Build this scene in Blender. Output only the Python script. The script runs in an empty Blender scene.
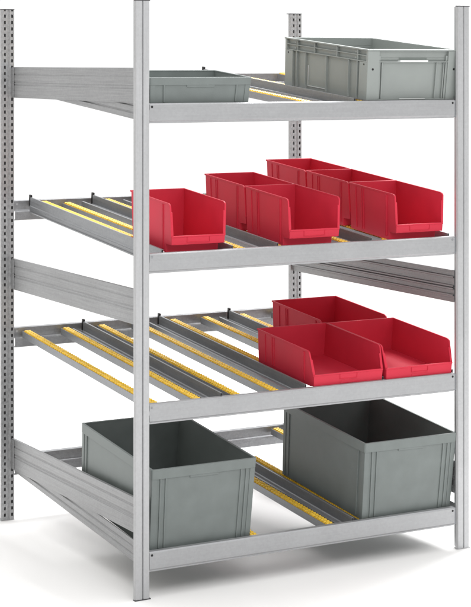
import bpy, bmesh, math, random
from mathutils import Vector, Matrix
random.seed(4)
scene = bpy.context.scene
COL = scene.collection

# ------------------------------------------------------------------ sizes (metres)
W, D, PW, H = 1.368, 1.200, 0.054, 1.996     # rack width, depth, post width, height
ZT = [0.154, 0.647, 1.150, 1.652]           # top edge of the four front beams
ZR = [0.252, 0.751, 1.249, 1.746]           # top edge of the four rear beams
SL = 0.088                                  # fall of the roller lanes
TH = math.atan(SL)

# ------------------------------------------------------------------ materials
def nodes(name):
    m = bpy.data.materials.new(name); m.use_nodes = True
    nt = m.node_tree; b = nt.nodes['Principled BSDF']
    return m, nt, b

def mat_metal(name, col, rough=.42, metallic=.55, stretch=(1, 1, 1), streak=.16, spangle=.10, bump=.02):
    m, nt, b = nodes(name)
    tc = nt.nodes.new('ShaderNodeTexCoord'); mp = nt.nodes.new('ShaderNodeMapping')
    mp.inputs['Scale'].default_value = stretch
    nt.links.new(tc.outputs['Object'], mp.inputs['Vector'])
    n1 = nt.nodes.new('ShaderNodeTexNoise'); n1.inputs['Scale'].default_value = 48; n1.inputs['Detail'].default_value = 8
    n1.inputs['Roughness'].default_value = .65
    nt.links.new(mp.outputs['Vector'], n1.inputs['Vector'])
    v = nt.nodes.new('ShaderNodeTexVoronoi'); v.inputs['Scale'].default_value = 130
    nt.links.new(tc.outputs['Object'], v.inputs['Vector'])
    n2 = nt.nodes.new('ShaderNodeTexNoise'); n2.inputs['Scale'].default_value = 5; n2.inputs['Detail'].default_value = 3
    nt.links.new(tc.outputs['Object'], n2.inputs['Vector'])
    def rng(src, lo, hi, a=.3, z=.7):
        r = nt.nodes.new('ShaderNodeMapRange'); r.inputs['From Min'].default_value = a; r.inputs['From Max'].default_value = z
        r.inputs['To Min'].default_value = lo; r.inputs['To Max'].default_value = hi
        nt.links.new(src, r.inputs['Value']); return r.outputs['Result']
    def mul(a, c):
        x = nt.nodes.new('ShaderNodeMath'); x.operation = 'MULTIPLY'
        nt.links.new(a, x.inputs[0]); nt.links.new(c, x.inputs[1]); return x.outputs[0]
    sep = nt.nodes.new('ShaderNodeSeparateColor'); nt.links.new(v.outputs['Color'], sep.inputs[0])
    f = mul(mul(rng(n1.outputs['Fac'], 1 - streak, 1 + streak), rng(sep.outputs[0], 1 - spangle, 1 + spangle, 0, 1)),
            rng(n2.outputs['Fac'], .96, 1.03))
    vm = nt.nodes.new('ShaderNodeVectorMath'); vm.operation = 'SCALE'
    vm.inputs[0].default_value = col
    nt.links.new(f, vm.inputs['Scale'])
    nt.links.new(vm.outputs['Vector'], b.inputs['Base Color'])
    b.inputs['Metallic'].default_value = metallic
    nt.links.new(rng(n1.outputs['Fac'], rough - .07, rough + .1), b.inputs['Roughness'])
    bp = nt.nodes.new('ShaderNodeBump'); bp.inputs['Strength'].default_value = bump * 8; bp.inputs['Distance'].default_value = .0006
    nt.links.new(n1.outputs['Fac'], bp.inputs['Height']); nt.links.new(bp.outputs['Normal'], b.inputs['Normal'])
    return m

def mat_plastic(name, col, rough=.42, var=.08, spec=.4, scale=9, scuff=.0):
    m, nt, b = nodes(name)
    tc = nt.nodes.new('ShaderNodeTexCoord')
    n = nt.nodes.new('ShaderNodeTexNoise'); n.inputs['Scale'].default_value = scale; n.inputs['Detail'].default_value = 5
    nt.links.new(tc.outputs['Object'], n.inputs['Vector'])
    r = nt.nodes.new('ShaderNodeMapRange'); r.inputs['From Min'].default_value = .3; r.inputs['From Max'].default_value = .7
    r.inputs['To Min'].default_value = 1 - var; r.inputs['To Max'].default_value = 1 + var
    nt.links.new(n.outputs['Fac'], r.inputs['Value'])
    vm = nt.nodes.new('ShaderNodeVectorMath'); vm.operation = 'SCALE'; vm.inputs[0].default_value = col
    nt.links.new(r.outputs['Result'], vm.inputs['Scale']); nt.links.new(vm.outputs['Vector'], b.inputs['Base Color'])
    r2 = nt.nodes.new('ShaderNodeMapRange'); r2.inputs['To Min'].default_value = rough - .08; r2.inputs['To Max'].default_value = rough + .12
    nt.links.new(n.outputs['Fac'], r2.inputs['Value']); nt.links.new(r2.outputs['Result'], b.inputs['Roughness'])
    b.inputs['Specular IOR Level'].default_value = spec
    n3 = nt.nodes.new('ShaderNodeTexNoise'); n3.inputs['Scale'].default_value = 380
    nt.links.new(tc.outputs['Object'], n3.inputs['Vector'])
    bp = nt.nodes.new('ShaderNodeBump'); bp.inputs['Strength'].default_value = .12; bp.inputs['Distance'].default_value = .0005
    nt.links.new(n3.outputs['Fac'], bp.inputs['Height']); nt.links.new(bp.outputs['Normal'], b.inputs['Normal'])
    return m

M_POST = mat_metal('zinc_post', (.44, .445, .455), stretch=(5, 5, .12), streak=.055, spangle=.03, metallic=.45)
M_BEAM = mat_metal('zinc_beam', (.36, .365, .375), stretch=(.12, 4, 5), streak=.05, spangle=.03, metallic=.45)
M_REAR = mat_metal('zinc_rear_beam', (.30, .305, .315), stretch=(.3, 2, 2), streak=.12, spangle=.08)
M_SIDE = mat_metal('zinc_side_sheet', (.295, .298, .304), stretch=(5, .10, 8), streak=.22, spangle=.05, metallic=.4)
M_RAIL = mat_metal('zinc_rail', (.28, .288, .30), stretch=(4, .2, 4), streak=.12, spangle=.05)
M_CAP = mat_plastic('dark_cap', (.05, .05, .055))
M_BLACK = mat_plastic('black_plastic', (.012, .012, .013))
M_ROLL = mat_plastic('yellow_plastic', (.86, .57, .055), rough=.35, var=.14, scale=55)
M_RED = mat_plastic('red_plastic', (.58, .028, .056), rough=.46, var=.05, spec=.22)
M_GREY = mat_plastic('grey_green_plastic', (.165, .187, .182), rough=.42, var=.08, scale=14)
M_GREY2 = mat_plastic('light_grey_plastic', (.27, .293, .283), rough=.40, var=.05)
M_CARD = mat_plastic('clear_label_window', (.40, .43, .42), rough=.2)

# ------------------------------------------------------------------ mesh helpers
def box(bm, x0, x1, y0, y1, z0, z1):
    vs = [bm.verts.new(p) for p in ((x0,y0,z0),(x1,y0,z0),(x1,y1,z0),(x0,y1,z0),(x0,y0,z1),(x1,y0,z1),(x1,y1,z1),(x0,y1,z1))]
    for f in ((3,2,1,0),(4,5,6,7),(0,1,5,4),(1,2,6,5),(2,3,7,6),(3,0,4,7)):
        bm.faces.new([vs[i] for i in f])
    return vs

def prism(bm, poly, axis, a, b):
    """poly: outline in the two other axes (x,y,z order kept); extruded along axis from a to b"""
    def P(u, v, w):
        return {'x': (w, u, v), 'y': (u, w, v), 'z': (u, v, w)}[axis]
    A = [bm.verts.new(P(u, v, a)) for u, v in poly]; B = [bm.verts.new(P(u, v, b)) for u, v in poly]
    bm.faces.new(A); bm.faces.new(B[::-1])
    n = len(poly)
    for i in range(n): bm.faces.new([A[i], B[i], B[(i+1) % n], A[(i+1) % n]])
    return A + B

def cyl(bm, x0, x1, cy, cz, r, n=14):
    A = []; B = []
    for i in range(n):
        a = 2*math.pi*i/n
        A.append(bm.verts.new((x0, cy+r*math.cos(a), cz+r*math.sin(a)))); B.append(bm.verts.new((x1, cy+r*math.cos(a), cz+r*math.sin(a))))
    bm.faces.new(A); bm.faces.new(B[::-1])
    for i in range(n): bm.faces.new([A[i], B[i], B[(i+1) % n], A[(i+1) % n]])

def strip(pts, t):
    """closed outline of an open polyline thickened by t"""
    out = []
    n = len(pts)
    for i, (u, v) in enumerate(pts):
        d = Vector((0, 0))
        if i > 0: d += (Vector(pts[i]) - Vector(pts[i-1])).normalized()
        if i < n-1: d += (Vector(pts[i+1]) - Vector(pts[i])).normalized()
        d.normalize(); nn = Vector((-d.y, d.x))
        if 0 < i < n-1:
            e = (Vector(pts[i+1]) - Vector(pts[i])).normalized(); c = max(.5, abs(nn.dot(Vector((-e.y, e.x)))))
            nn /= c
        out.append((u + nn.x*t, v + nn.y*t))
    return list(pts) + out[::-1]

def link(name, me, mat, parent=None, bevel=0, seg=2):
    o = bpy.data.objects.new(name, me); COL.objects.link(o)
    if not me.materials: me.materials.append(mat)
    if parent: o.parent = parent
    if bevel:
        b = o.modifiers.new('Bevel', 'BEVEL'); b.width = bevel; b.segments = seg; b.limit_method = 'ANGLE'; b.angle_limit = math.radians(40)
        b.harden_normals = False
    return o

def obj(name, bm, mat, parent=None, bevel=0, seg=2, smooth=False):
    bmesh.ops.recalc_face_normals(bm, faces=bm.faces)
    if smooth:
        for f in bm.faces: f.smooth = True
        for e in bm.edges:
            if len(e.link_faces) == 2 and e.calc_face_angle(0) > math.radians(35): e.smooth = False
    me = bpy.data.meshes.new(name); bm.to_mesh(me); bm.free()
    return link(name, me, mat, parent, bevel, seg)

def empty(name, loc, rot=(0, 0, 0)):
    o = bpy.data.objects.new(name, None); COL.objects.link(o); o.location = loc; o.rotation_euler = rot
    o.empty_display_size = .05
    return o

def copy_tree(o, parent=None):
    c = o.copy(); COL.objects.link(c)
    if parent: c.parent = parent
    for ch in list(o.children): copy_tree(ch, c)
    return c

def tag(o, label, cat, group=None):
    o['label'] = label; o['category'] = cat
    if group: o['group'] = group

def new(): return bmesh.new()

# ------------------------------------------------------------------ setting
bm = new(); s = 60
vs = [bm.verts.new(p) for p in ((-s,-s,0),(s,-s,0),(s,s,0),(-s,s,0))]; bm.faces.new(vs)
mf, nt, b = nodes('white_studio_floor')
b.inputs['Base Color'].default_value = (.86, .855, .85, 1); b.inputs['Roughness'].default_value = .75; b.inputs['Specular IOR Level'].default_value = .15
n = nt.nodes.new('ShaderNodeTexNoise'); n.inputs['Scale'].default_value = 3
r = nt.nodes.new('ShaderNodeMapRange'); r.inputs['To Min'].default_value = .7; r.inputs['To Max'].default_value = .8
nt.links.new(n.outputs['Fac'], r.inputs['Value']); nt.links.new(r.outputs['Result'], b.inputs['Roughness'])
fl = obj('floor', bm, mf); fl['kind'] = 'structure'

# ------------------------------------------------------------------ the rack
rack = empty('flow_rack', (0, 0, 0))
tag(rack, 'galvanised steel flow rack of four sloping shelves with yellow roller tracks on white floor', 'rack')

def front_post(x0):
    bm = new()
    g = .0275
    # closed face towards the front, with a pressed groove; sides run back; returns behind
    pts = [(x0+.013, .009), (x0+.0006, .0090), (x0+.0006, .0060), (x0+.0040, .0006), (x0+.0235, 0), (x0+.0265, .0055), (x0+.0285, .0055), (x0+.0315, 0),
           (x0+PW-.0040, .0006), (x0+PW-.0006, .0060), (x0+PW-.0006, .0090), (x0+PW-.013, .009)]
    prism(bm, strip(pts, -.0018), 'z', .003, H)
    # narrow spine behind the face
    prism(bm, [(x0+.014, .0065), (x0+.0158, .0065), (x0+.0158, .0360), (x0+.0382, .0360), (x0+.0382, .0065), (x0+.040, .0065), (x0+.040, .038), (x0+.014, .038)], 'z', .0032, H-.0002)
    # pressed line near each edge
    p = obj('post', bm, M_POST, rack, .0006, 2)
    bm = new(); box(bm, x0-.0005, x0+PW+.001, -.0015, .012, H+.0002, H+.0035); obj('post_cap', bm, M_CAP, p, .0008)
    bm = new(); box(bm, x0-.002, x0+PW+.003, -.003, .013, 0.0005, .0035); obj('foot_plate', bm, M_CAP if x0 < .5 else M_POST, p, .0006)
    return p

def rear_post(x0):
    """body behind, two perforated flanges facing the front"""
    bm = new(); t = .0018; d = .030
    prism(bm, [(x0+.0070, D+t-.0002), (x0+.0086, D+t-.0002), (x0+.0086, D+d-t), (x0+PW-.0026, D+d-t), (x0+PW-.0026, D+t-.0002), (x0+PW-.0010, D+t-.0002), (x0+PW-.0010, D+d), (x0+.0070, D+d)], 'z', .003, H)
    # mid web with shallow fold
    cols = [(x0+.0155, .0075), (x0+.0455, .0075)]
    edges = [x0]
    for c, w in cols: edges += [c-w/2, c+w/2]
    edges.append(x0+PW)
    for i in range(0, len(edges), 2):
        if i == 2:
            a, e = edges[i], edges[i+1]; m = (a+e)/2
            prism(bm, [(a, D), (m-.004, D), (m-.002, D+.003), (m+.002, D+.003), (m+.004, D), (e, D), (e, D+t), (m+.006, D+t), (m+.003, D+.005), (m-.003, D+.005), (m-.006, D+t), (a, D+t)], 'z', .003, H)
        else: box(bm, edges[i], edges[i+1], D, D+t, .003, H)
    z = .003; pitch = .025; hh = .0125
    while z < H - .001:
        z1 = min(z + (pitch-hh), H)
        for k, (c, w) in enumerate(cols):
            box(bm, c-w/2-.0004, c+w/2+.0004, D+.0002, D+t-.0002, z, z1)
        z += pitch
    # dark inside: web wall close behind the slots
    p = obj('post', bm, M_REARPOST, rack, 0)
    bm = new(); box(bm, x0-.001, x0+PW+.001, D-.0015, D+d+.003, H+.0002, H+.0035); obj('post_cap', bm, M_CAP, p, .0008)
    bm = new(); box(bm, x0-.001, x0+PW+.001, D-.001, D+d+.003, 0.0005, .0035); obj('foot_plate', bm, M_POST, p, .0006)
    return p
M_REARPOST = mat_metal('zinc_rear_post', (.36, .363, .37), stretch=(3, 3, 1.5), streak=.18, spangle=.10, metallic=.35)

front_post(0); front_post(W-PW); rear_post(0); rear_post(W-PW)

# front beams: C section, web to the front
for i, z in enumerate(ZT):
    bm = new(); h = .0635; t = .0018; xa, xb = PW+.0005, W-PW-.011
    pts = [(.058, z-.0215), (.058, z-.0165), (.027, z-.0165), (.026, z-.014), (.026, z-.001), (.025, z), (.0075, z), (.004, z-.0035), (.004, z-h+.0085), (.0085, z-h+.0035), (.0085, z-h), (.030, z-h)]
    prism(bm, strip(pts, -t), 'x', xa, xb)
    fb = obj('front_beam', bm, M_BEAM, rack, .0007, 2)
    # folded end hook at the right post and one hidden at the left
    bm = new(); prism(bm, [(.0075, z-.0005), (.034, z-.0005), (.034, z-h+.001), (.0075, z-h+.001)], 'x', xb+.0004, W-PW-.0006)
    obj('end_hook', bm, M_RAIL, fb, .0012)
    for xx in (xa+.009, xb-.0085):
        bm = new()
        A = []
        for k in range(14):
            a = 2*math.pi*k/14; A.append((xx+.0042*math.cos(a), z-.010+.0042*math.sin(a)))
        prism(bm, A, 'y', .0012, .0045)
        obj('locking_pin', bm, M_BLACK if not (i == 2 or (i == 1 and xx < .5)) else M_RAIL, fb, .0006)

# rear beams
for i, z in enumerate(ZR):
    bm = new(); t = .002
    pts = [(D+.028, z), (D+.004, z), (D+.0025, z-.002), (D+.0025, z-.036), (D-.004, z-.0405), (D-.007, z-.045), (D-.007, z-.074), (D-.004, z-.077), (D+.028, z-.077)]
    prism(bm, strip(pts, t), 'x', PW+.0005, W-PW-.0005)
    rb = obj('rear_beam', bm, M_REAR, rack, .0008, 2)
    for xx in (PW+.012, W-PW-.012):
        bm = new(); A = [(xx+.0045*math.cos(2*math.pi*k/14), z-.014+.0045*math.sin(2*math.pi*k/14)) for k in range(14)]
        prism(bm, A, 'y', D+.0012, D+.003); obj('locking_pin', bm, M_POST, rb)

# ribbed side sheets
def side_brace(x, z0, z1, outward):
    h = z1 - z0; s = outward
    def gr(c, d=.0045, w=.005):
        if s > 0: d = .006
        elif d > .003: d, w = .0050, .0052
        return [(x, c-w), (x - s*d, c-.0012), (x - s*d, c+.0012), (x, c+w)]
    pts = [(x - s*.0012, z0), (x, z0+.0005)]
    for f in ((.42, .50, .76) if s < 0 else (.22, .42, .50, .78)): pts += gr(z0 + h*f, .0035 if f in (.40, .48) else .0022, .0038)
    pts += [(x, z1-.0005), (x - s*.010, z1)]
    bm = new(); prism(bm, strip(pts, .0016*s), 'y', .0335, D-.002)
    o = obj('side_brace', bm, M_SIDE, rack, .0004, 1)
    for ya, yb in ((.034, .060), (D-.030, D-.0025)):
        bm = new()
        box(bm, min(x+s*.0005, x+s*.0022), max(x+s*.0005, x+s*.0022), ya, yb, z0+.004, z1-.004)
        for f in (.2, .5, .8):
            zc = z0+h*f; box(bm, min(x, x+s*.0036), max(x, x+s*.0036), ya+.004, yb-.003, zc-.002, zc+.002)
        obj('end_plate', bm, M_SIDE, o, .0006)
    return o
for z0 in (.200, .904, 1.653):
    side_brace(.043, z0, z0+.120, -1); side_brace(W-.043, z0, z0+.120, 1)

# sloping edge sheets beside the bottom and top shelves
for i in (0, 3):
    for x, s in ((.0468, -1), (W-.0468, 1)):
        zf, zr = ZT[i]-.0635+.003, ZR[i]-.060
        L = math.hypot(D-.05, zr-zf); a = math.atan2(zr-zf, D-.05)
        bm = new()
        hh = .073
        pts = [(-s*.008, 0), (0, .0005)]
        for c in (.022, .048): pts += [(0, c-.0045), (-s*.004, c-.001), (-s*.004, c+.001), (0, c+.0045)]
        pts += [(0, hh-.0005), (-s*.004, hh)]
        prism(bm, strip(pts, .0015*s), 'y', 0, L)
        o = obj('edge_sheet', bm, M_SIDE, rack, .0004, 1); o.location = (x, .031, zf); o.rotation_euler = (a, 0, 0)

# roller tracks and lane guides: one of each, then copies
LT = 1.150/math.cos(TH)
def make_track():
    bm = new()
    w = .017; pts = [(-w+.002, -.006), (-w, -.006), (-w, -.031), (w, -.031), (w, -.006), (w-.002, -.006)]
    prism(bm, strip(pts, .0016), 'y', 0, LT)
    tr = obj('roller_track', bm, M_RAIL, rack, .0004, 1)
    bm = new(); y = .012; k = 0
    while y < LT-.012:
        r = .0090
        cyl(bm, -.0118, -.0010, y, -r, r, 16); cyl(bm, .0010, .0118, y, -r, r, 16); cyl(bm, -.0145, .0145, y, -r, .0055, 8)
        y += .0185; k += 1
    obj('roller_strip', bm, M_ROLL, tr, 0, smooth=True)
    return tr
def make_guide(edge=False):
    bm = new()
    # flat foot with a standing divider
    pts = [(-.050, -.036), (-.050, -.010), (-.044, -.010), (-.040, -.024), (-.006, -.024), (-.0022, -.020), (-.0022, .014), (.0022, .014), (.0022, -.020), (.006, -.024), (.040, -.024), (.040, -.036)]
    if edge: pts = [(-.012, -.040), (-.008, -.044), (-.004, -.040), (-.0035, -.026), (-.0055, -.023), (-.0055, -.020), (-.0022, -.017), (-.0022, .014), (.0022, .014), (.0022, -.020), (.006, -.024), (.040, -.024), (.040, -.036)]
    prism(bm, strip(pts, .0014), 'y', 0, LT-.004)
    g = obj('lane_guide', bm, M_RAIL, rack, .0004, 1)
    bm = new()
    prism(bm, [(LT-.0035, -.022), (LT+.010, -.022), (LT+.010, .024), (LT-.004, .024), (LT-.006, .018), (LT-.0035, .0145)], 'x', -.0045, .0045)
    obj('end_clip', bm, M_BLACK, g, .0015)
    return g
tracks = {0: [.135, .380, .483, .795, .935, 1.225],
          1: [.098, .262, .417, .572, .737, .888, 1.060, 1.225],
          2: [.168, .268, .440, .640, .755, .872, 1.095, 1.200],
          3: [.130, .400, .735, .985, 1.255]}
covered = {0: [.135, .380, 1.225], 1: [.737, .888, 1.060, 1.225], 2: [.268, .640, .755, 1.095, 1.200], 3: [.130, .400, .985, 1.255]}
guides = {0: [.876], 1: [.342, .680, 1.005, 1.312], 2: [.116, .384, .565, .955, 1.295], 3: [.885]}
tr0 = make_track(); gd0 = make_guide(); ft = fg = True
for i in range(4):
    z = ZT[i] - .007
    for x in tracks[i]:
        o = tr0 if ft else copy_tree(tr0, rack); ft = False
        y0 = .372 if (i == 2 and x == .168) else .150 if x in covered[i] else .031
        o.location = (x, y0, z + SL*y0); o.rotation_euler = (TH, 0, 0); o.scale.y = (1.181-y0)/1.150 * (.72 if x == .935 else 1) if x != .135 else .40
        if i == 2 and x in covered[i]: o.location.z -= .008
    for x in guides[i]:
        o = make_guide(True) if (i == 2 and x == .116) else gd0 if fg else copy_tree(gd0, rack)
        if o is gd0: fg = False
        o.location = (x, .031, z + SL*.031); o.rotation_euler = (TH, 0, 0)

# ------------------------------------------------------------------ containers
def taper(bm, h, kx, ky0, ky1, L):
    """narrow towards the floor: kx on both sides, ky0 at the front, ky1 at the back"""
    for v in bm.verts:
        f = 1 - v.co.z/h
        v.co.x -= math.copysign(kx*f*min(1, abs(v.co.x)/.05), v.co.x)
        t = v.co.y/L
        v.co.y += f*(ky0*(1-t) - ky1*t)

def red_bin(wt, L, h, lip, slant, sb, fz, kx, label_w, kb):
    t = .0028; w = wt/2
    root = empty('storage_bin', (0, 0, 0))
    bm = new()
    rc = .014
    arc = [(slant+rc*(1-math.sin(a)), h-.004-rc*(1-math.cos(a))) for a in [math.radians(q) for q in (0, 18, 36, 54, 72)]]
    side = [(.0012, fz), (sb, fz-.003), (sb, .0008), (L-.004, .0008), (L-.004, .004), (L-.004, h-.004)] + arc + [(slant*.20+.0015, lip+.010), (.0012, lip-.002)]
    for s in (-1, 1):
        a, b_ = sorted((s*w*.9999, s*(w-t)))
        prism(bm, side, 'x', a, b_)
        # rolled rim along the top edge, following it down the front to the lip
        edge = [(L-.001, h-.001), (slant+rc, h-.001)] + [(p[0]-.002, p[1]+.002) for p in arc[1:]] + [(slant*.20, lip+.006), (.0002, lip-.006)]
        a, b_ = sorted((s*(w+.0020), s*(w-t-.0008)))
        prism(bm, strip(edge, .0055), 'x', a, b_)
        for yy in (.066, .073, L*.70, L*.735, L*.86):
            a, b_ = sorted((s*(w-.001), s*(w+.0026)))
            box(bm, a, b_, yy-.0020, yy+.0020, .012, h-.010)
        # small return of the front edge
        a, b_ = sorted((s*(w-.0002), s*(w-.0075)))
        sl = slant
        prism(bm, [(0.0012, lip-.004), (.0044, lip-.004), (sl*.72+.0042, h-.030), (sl*.72+.001, h-.030)], 'x', a, b_)
    box(bm, -w+t*.5, w-t*.5, L-t-.002, L-.0025, .004, h-.003)
    box(bm, -w-.0016, w+.0016, L-.0045, L+.0018, h-.0065, h-.0004)
    box(bm, -w+.001, w-.001, sb+.002, L-.003, .0012, .0052)
    # upright front lip overhanging a set-back foot
    box(bm, -w+.0004, w-.0004, .0006, .0036, fz+.0006, lip-.0005)
    prism(bm, [(.0010, fz), (.0010, fz+.003), (sb+.003, fz), (sb+.003, fz-.003)], 'x', -w+.0006, w-.0006)
    box(bm, -w+.0006, w-.0006, sb+.0004, sb+.0034, .0004, fz-.0002)
    prism(bm, [(.0004, lip-.0055), (-.0012, lip-.0045), (-.0012, lip), (.0048, lip), (.0048, lip-.005)], 'x', -w+.0002, w-.0002)
    taper(bm, h, kx, 0, kb, L)
    obj('bin_body', bm, M_RED, root, .0009, 2)
    lw = label_w/2
    def onlip(x0, x1, za, zb, d):
        f = lambda z: .0006
        prism(bm, [(f(za)-d, za), (f(zb)-d, zb), (f(zb)+.002, zb), (f(za)+.002, za)], 'x', x0, x1)
    bm = new(); za, zb = lip-.022, lip-.006
    onlip(-lw, lw, za-.0022, za, .0020); onlip(-lw, -lw+.0022, za, zb, .0020); onlip(lw-.0022, lw, za, zb, .0020)
    taper(bm, h, kx, 0, kb, L)
    obj('label_slot', bm, M_RED, root, .0005)
    bm = new()
    if h > .15: onlip(-w+.012, w-.016, .0335, .0355, .0014)
    else: onlip(-.040, .040, .0085, .0165, .0012)
    taper(bm, h, kx, 0, kb, L)
    obj('lip_ridge' , bm, M_RED, root, .0005)
    return root


def place(root, x, y, zt, dz=0, tilt=SL):
    root.location = (x, y, zt - .007 + SL*y + .0006 + dz); root.rotation_euler = (math.atan(tilt), 0, 0)

small = red_bin(.2135, .324, .174, .064, .014, .048, .033, .006, .096, .017)
spots = [
 (2, .2560, .038, 'red open-front bin standing alone behind the left post, on the second shelf down'),
 (2, .7195, .038, 'front red bin of the middle pair on the second shelf down'),
 (2, .7195, .351, 'rear red bin of the middle pair on the second shelf down'),
 (2, 1.167, .034, 'front red bin of the right-hand row of three on the second shelf down'),
 (2, 1.167, .347, 'middle red bin of the right-hand row of three on the second shelf down'),
 (2, 1.167, .660, 'rearmost red bin of the right-hand row of three on the second shelf down')]
for k, (i, x, y, lab) in enumerate(spots):
    o = small if k == 0 else copy_tree(small)
    place(o, x, y, ZT[i], -.0080); tag(o, lab, 'storage bin', 'narrow red bins')
big = red_bin(.300, .404, .127, .047, .030, .026, .0055, .007, .082, .004)
for k, (x, y, lab) in enumerate([
 (.853, .022, 'wide low red bin at the front of the third shelf, left of its twin'),
 (1.1565, .018, 'wide low red bin at the front of the third shelf, next to the right post'),
 (1.1565, .436, 'wide low red bin at the back of the third shelf, behind the two front ones')]):
    o = big if k == 0 else copy_tree(big)
    place(o, x, y, ZT[1]); tag(o, lab, 'storage bin', 'wide red bins')

def tub(name, mat, wt, L, h, rim, kx, ribs_f, ribs_s, t=.003):
    """plain walled euro container with a rim band and upright ribs"""
    root = empty(name, (0, 0, 0)); w = wt/2
    bm = new(); o = .0045
    for s in (-1, 1):
        a, b_ = sorted((s*(w-o), s*(w-o-t))); box(bm, a, b_, o, L-o, .0, h-.002)
    box(bm, -w+o+.0005, w-o-.0005, o, o+t, .0, h-.002); box(bm, -w+o+.0005, w-o-.0005, L-o-t, L-o, .0, h-.002)
    box(bm, -w+o+.001, w-o-.001, o+.001, L-o-.001, .0005, .0045)
    taper(bm, h, kx, kx*.8, kx*.8, L)
    obj('tub_wall', bm, mat, root, .0012, 2)
    # rim band: a closed ring
    bm = new()
    rings = [(0, h-rim), (0, h), (o+t+.0012, h), (o+t+.0012, h-.0045), (o+.0004, h-.0045), (o+.0004, h-rim)]
    def ring(off, z):
        r_ = .007 - off*.3
        pts = []
        for cx, cy, a0 in ((w-off-r_, L-off-r_, 0), (-w+off+r_, L-off-r_, 90), (-w+off+r_, off+r_, 180), (w-off-r_, off+r_, 270)):
            for q in (0, 30, 60, 90):
                a = math.radians(a0+q); pts.append(bm.verts.new((cx+r_*math.cos(a), cy+r_*math.sin(a), z)))
        return pts
    R_ = [ring(*q) for q in rings]; n = len(R_[0])
    for k in range(len(R_)):
        A, B = R_[k], R_[(k+1) % len(R_)]
        for q in range(n): bm.faces.new([A[q], A[(q+1) % n], B[(q+1) % n], B[q]])
    taper(bm, h, kx, kx*.8, kx*.8, L)
    obj('rim', bm, mat, root, .0008, 2)
    def piece(nm, *c, bv=.0010):
        bm = new(); box(bm, *c); taper(bm, h, kx, kx*.8, kx*.8, L); obj(nm, bm, mat, root, bv, 2)
    for face in ('front', 'back', 'left', 'right'):
        if face in ('front', 'back'):
            y0, y1 = (.0006, o+.001) if face == 'front' else (L-o-.001, L-.0006)
            for x in ribs_f: piece('rib', x-.0030, x+.0030, y0, y1, .008, h-rim+.001)
            y0, y1 = (.0022, o+.001) if face == 'front' else (L-o-.001, L-.0022)
            for s in (-1, 1):
                a, b_ = sorted((s*(w-.0028), s*(w-.022))); piece('corner_board', a, b_, y0, y1, .001, h-rim+.0006)
            y0, y1 = (.0016, o+.001) if face == 'front' else (L-o-.001, L-.0016)
            piece('grip_ridge', -.055, .055, y0, y1, h-rim-.008, h-rim+.0006)
        else:
            s = -1 if face == 'left' else 1
            a, b_ = sorted((s*(w-.0006), s*(w-o-.001)))
            for y in ribs_s: piece('rib', a, b_, y-.0030, y+.0030, .008, h-rim+.001)
            a, b_ = sorted((s*(w-.0022), s*(w-o-.001)))
            piece('corner_board', a, b_, .0034, .022, .001, h-rim+.0004); piece('corner_board', a, b_, L-.022, L-.0034, .001, h-rim+.0004)
    return root

t1 = tub('storage_tub', M_GREY, 0.404, .580, .284, .034, .006, (-.166, -.146, .146, .166), (.045, .535))
place(t1, .2675, .036, ZT[0], -.007, .103); tag(t1, 'deep grey empty tub on the bottom shelf, beside the left post', 'tub', 'deep grey tubs')
t2 = copy_tree(t1); place(t2, 1.113, .030, ZT[0], -.004, .098); tag(t2, 'deep grey empty tub on the bottom shelf, beside the right post', 'tub', 'deep grey tubs')
tray = tub('storage_tray', M_GREY, .394, .270, .092, .026, .005, (-.142, .142), (.045, .225))
place(tray, .262, .030, ZT[3]); tag(tray, 'low grey tray on the top shelf, beside the left post', 'tray')

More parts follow.
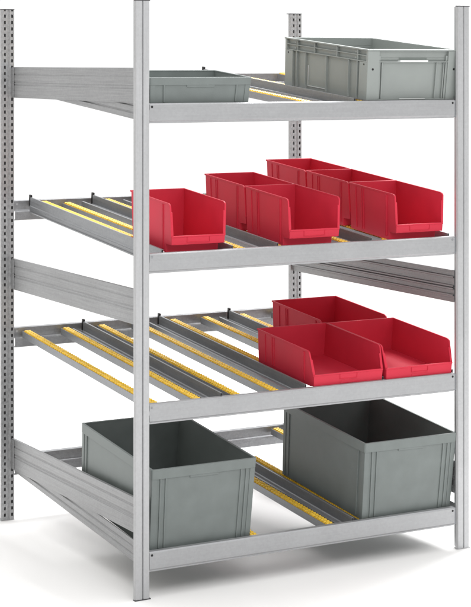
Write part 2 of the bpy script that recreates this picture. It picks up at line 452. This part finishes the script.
# the light grey crate with stepped rim, ribs and label windows
def crate():
    root = empty('euro_crate', (0, 0, 0)); wt, L, h = .408, .590, .190; w = wt/2; o = .013; t = .003; k = .004
    bm = new()
    for s in (-1, 1):
        a, b_ = sorted((s*(w-o), s*(w-o-t))); box(bm, a, b_, o, L-o, .004, h-.002)
    # front and back walls with a slot-shaped handle opening
    for y0 in (o, L-o-t):
        za, zb = h-.040, h-.030
        box(bm, -w+o+.0005, w-o-.0005, y0, y0+t, .004, za); box(bm, -w+o+.0005, w-o-.0005, y0, y0+t, zb, h-.002)
        box(bm, -w+o+.0005, -.062, y0+.0001, y0+t-.0001, za, zb); box(bm, .062, w-o-.0005, y0+.0001, y0+t-.0001, za, zb)
    box(bm, -w+o+.001, w-o-.001, o+.001, L-o-.001, .003, .0065)
    box(bm, -w+.022, w-.022, .022, L-.022, 0, .0035)
    taper(bm, h, k, k, k, L); obj('crate_wall', bm, M_GREY2, root, .0012, 2)
    def piece(nm, *c, bv=.0008):
        bm = new(); box(bm, *c); taper(bm, h, k, k, k, L); obj(nm, bm, M_GREY2, root, bv, 2)
    # top rim and middle ledge
    for z0, z1, off in ((h-.0055, h, 0), (h-.047, h-.043, .002)):
        bm = new()
        i = o+t-.0006
        if z1 < h: i = o+.001
        box(bm, -w+off, w-off, off, i, z0, z1); box(bm, -w+off, w-off, L-i, L-off, z0, z1)
        box(bm, -w+off, -w+i, i-.0002, L-i+.0002, z0+.0002, z1-.0002); box(bm, w-i, w-off, i-.0002, L-i+.0002, z0+.0002, z1-.0002)
        taper(bm, h, k, k, k, L); obj('rim' if z1 == h else 'ledge', bm, M_GREY2, root, .0010, 2)
    # second ledge on the long sides
    for s in (-1, 1):
        bm = new()
        a, b_ = sorted((s*(w-.003), s*(w-o-.001))); box(bm, a, b_, .01, L-.01, h-.0255, h-.0225)
        taper(bm, h, k, k, k, L); obj('ledge', bm, M_GREY2, root, .0008, 2)
    # corner pieces
    for sx in (-1, 1):
        for fy in (0, 1):
            bm = new()
            a, b_ = sorted((sx*(w-.0025), sx*(w-.052)))
            y0, y1 = (.0018, o+.001) if fy == 0 else (L-o-.001, L-.0018)
            box(bm, a, b_, y0, y1, .006, h-.0055)
            a, b_ = sorted((sx*(w-.0020), sx*(w-o-.0015)))
            y0, y1 = (.0022, .058) if fy == 0 else (L-.058, L-.0022)
            box(bm, a, b_, y0, y1, .006, h-.0475)
            taper(bm, h, k, k, k, L); c = obj('corner', bm, M_GREY2, root, .0010, 2)
            bm = new()
            xc = sx*(w-.026); A = [(xc+.0042*math.cos(2*math.pi*q/14), h-.072+.0042*math.sin(2*math.pi*q/14)) for q in range(14)]
            ya, yb = (.0010, .003) if fy == 0 else (L-.003, L-.0010)
            prism(bm, A, 'y', ya+k*.38*(1 if fy == 0 else -1), yb+k*.38*(1 if fy == 0 else -1)); obj('drain_hole', bm, M_BLACK, c)
            bm = new()
            yc = .028 if fy == 0 else L-.028
            A = [(yc+.0036*math.cos(2*math.pi*q/14), h-.056+.0036*math.sin(2*math.pi*q/14)) for q in range(14)]
            a, b_ = sorted((sx*(w-.0012-k*.3), sx*(w-.004))); prism(bm, A, 'x', a, b_); obj('drain_hole', bm, M_BLACK, c)
    # long side ribs
    for s in (-1, 1):
        bm = new(); a, b_ = sorted((s*(w-.0030), s*(w-o-.001)))
        bm.free()
        for y in (.075, .135, .290, .440, .505): piece('rib', a, b_, y-.0024, y+.0024, .008, h-.047)
        for y in (.075, .215, .375, .500): piece('rib', a, b_, y-.0022, y+.0022, h-.044, h-.0055)
        for y in (.082, .508):
            for z in (h-.036, h-.014): piece('hinge_knuckle', min(a, b_)+.001, max(a, b_)-.001, y, y+.008, z-.003, z+.003)
        # label window on the middle panel
        bm = new(); x0, x1 = sorted((s*(w-o+.0004), s*(w-o+.0034)))
        L0 = [(.300, .016), (.429, .016), (.429, .095), (.426, .095), (.426, .019), (.303, .019), (.303, .070), (.300, .070)]
        prism(bm, L0, 'x', x0, x1)
        taper(bm, h, k, k, k, L); obj('pale_frame', bm, M_FRAME, root, .0006)
    # front and back panels: ribs and bottom lip
    for f in (0, 1):
        bm = new(); y0, y1 = (.0030, o+.001) if f == 0 else (L-o-.001, L-.0030)
        bm.free()
        for x in (-.137, .105, .137): piece('rib', x-.002, x+.002, y0+.002, y1-.0002, .010, h-.047)
        for s in (-1, 1):
            a, b_ = sorted((s*(w-.052), s*(w-.060))); piece('rib', a, b_, y0+.003, y1-.0002, .010, h-.022)
        piece('lower_ledge', -w+.053, w-.053, y0, y1, .006, .010)
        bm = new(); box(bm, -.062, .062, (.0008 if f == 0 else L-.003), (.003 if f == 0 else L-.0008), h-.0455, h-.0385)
        taper(bm, h, k, k, k, L); obj('handle_glint', bm, M_GLINT, root, .0006)  # white strip paints the bright reflection on the handle rim
        bm = new()
        ya, yb = (.0012, .0032) if f == 0 else (L-.0032, L-.0012)
        box(bm, -.060, .060, ya, yb, .0085, .0125)
        taper(bm, h, k, k, k, L); obj('pale_frame', bm, M_FRAME, root, .0005)  # pale strip paints a similar highlight along the lower edge
    return root
M_FRAME = mat_plastic('pale_edge_plastic', (.52, .54, .53), rough=.3)
M_GLINT = mat_plastic('painted_glint', (.78, .79, .79), rough=.25)  # near-white colour holds the painted handle highlight
cr = crate(); place(cr, 1.133, .026, ZT[3])
tag(cr, 'light grey ribbed stacking crate with handle slot on the top shelf, beside the right post', 'crate')

# ------------------------------------------------------------------ camera (level, shifted down like a product shot)
cd = bpy.data.cameras.new('camera'); cam = bpy.data.objects.new('camera', cd); COL.objects.link(cam)
cam.location = (-2.6115, -5.4037, 1.7905)
cam.rotation_euler = (math.pi/2, 0, -.50825)
cd.sensor_fit = 'HORIZONTAL'; cd.sensor_width = 36
cd.lens = 1802.83/471*36
cd.shift_x = (235.5-239.99)/471; cd.shift_y = (62.6-303.5)/471
cd.clip_start = .1; cd.clip_end = 500
scene.camera = cam

# ------------------------------------------------------------------ light: white studio surround + soft boxes
w = bpy.data.worlds.new('World'); scene.world = w; w.use_nodes = True
nt = w.node_tree; bg = nt.nodes['Background']
tc = nt.nodes.new('ShaderNodeTexCoord')
dp = nt.nodes.new('ShaderNodeVectorMath'); dp.operation = 'DOT_PRODUCT'; dp.inputs[1].default_value = (.49, .87, 0)
nt.links.new(tc.outputs['Generated'], dp.inputs[0])
mr = nt.nodes.new('ShaderNodeMapRange'); mr.interpolation_type = 'SMOOTHSTEP'
mr.inputs['From Min'].default_value = -.1; mr.inputs['From Max'].default_value = .55
mr.inputs['To Min'].default_value = .78; mr.inputs['To Max'].default_value = 1.02
nt.links.new(dp.outputs['Value'], mr.inputs['Value'])
sx = nt.nodes.new('ShaderNodeSeparateXYZ'); nt.links.new(tc.outputs['Generated'], sx.inputs[0])
mu = nt.nodes.new('ShaderNodeMapRange'); mu.interpolation_type = 'SMOOTHSTEP'
mu.inputs['From Min'].default_value = .25; mu.inputs['From Max'].default_value = .9
mu.inputs['To Min'].default_value = 0; mu.inputs['To Max'].default_value = .95
nt.links.new(sx.outputs['Z'], mu.inputs['Value'])
ad = nt.nodes.new('ShaderNodeMath'); ad.operation = 'ADD'
nt.links.new(mr.outputs['Result'], ad.inputs[0]); nt.links.new(mu.outputs['Result'], ad.inputs[1])
nt.links.new(ad.outputs[0], bg.inputs['Strength'])
# world colour tinted warm and darker on the left, added to shade left-facing sides
dw = nt.nodes.new('ShaderNodeVectorMath'); dw.operation = 'DOT_PRODUCT'; dw.inputs[1].default_value = (-.95, -.30, 0)
nt.links.new(tc.outputs['Generated'], dw.inputs[0])
cr_ = nt.nodes.new('ShaderNodeValToRGB'); cr_.color_ramp.elements[0].position = .1; cr_.color_ramp.elements[0].color = (1, 1, 1, 1)
cr_.color_ramp.elements[1].position = .8; cr_.color_ramp.elements[1].color = (.76, .74, .70, 1)
nt.links.new(dw.outputs['Value'], cr_.inputs[0]); nt.links.new(cr_.outputs[0], bg.inputs['Color'])

def area(name, loc, target, size, power, col=(1, 1, 1)):
    l = bpy.data.lights.new(name, 'AREA'); l.shape = 'RECTANGLE'; l.size, l.size_y = size; l.energy = power; l.color = col
    o = bpy.data.objects.new(name, l); COL.objects.link(o); o.location = loc
    o.rotation_euler = (Vector(target)-Vector(loc)).to_track_quat('-Z', 'Y').to_euler()
    return o
area('overhead_softbox', (3.1, 1.7, 4.5), (.2, .2, 0), (2.2, 2.2), 340)
area('front_softbox', (-.5, -3.0, 3.1), (.3, 0, .8), (1.4, 1.4), 30)

scene.view_settings.view_transform = 'Standard'; scene.view_settings.look = 'None'
scene.view_settings.exposure = 0; scene.view_settings.gamma = 1
scene.render.engine = 'CYCLES'
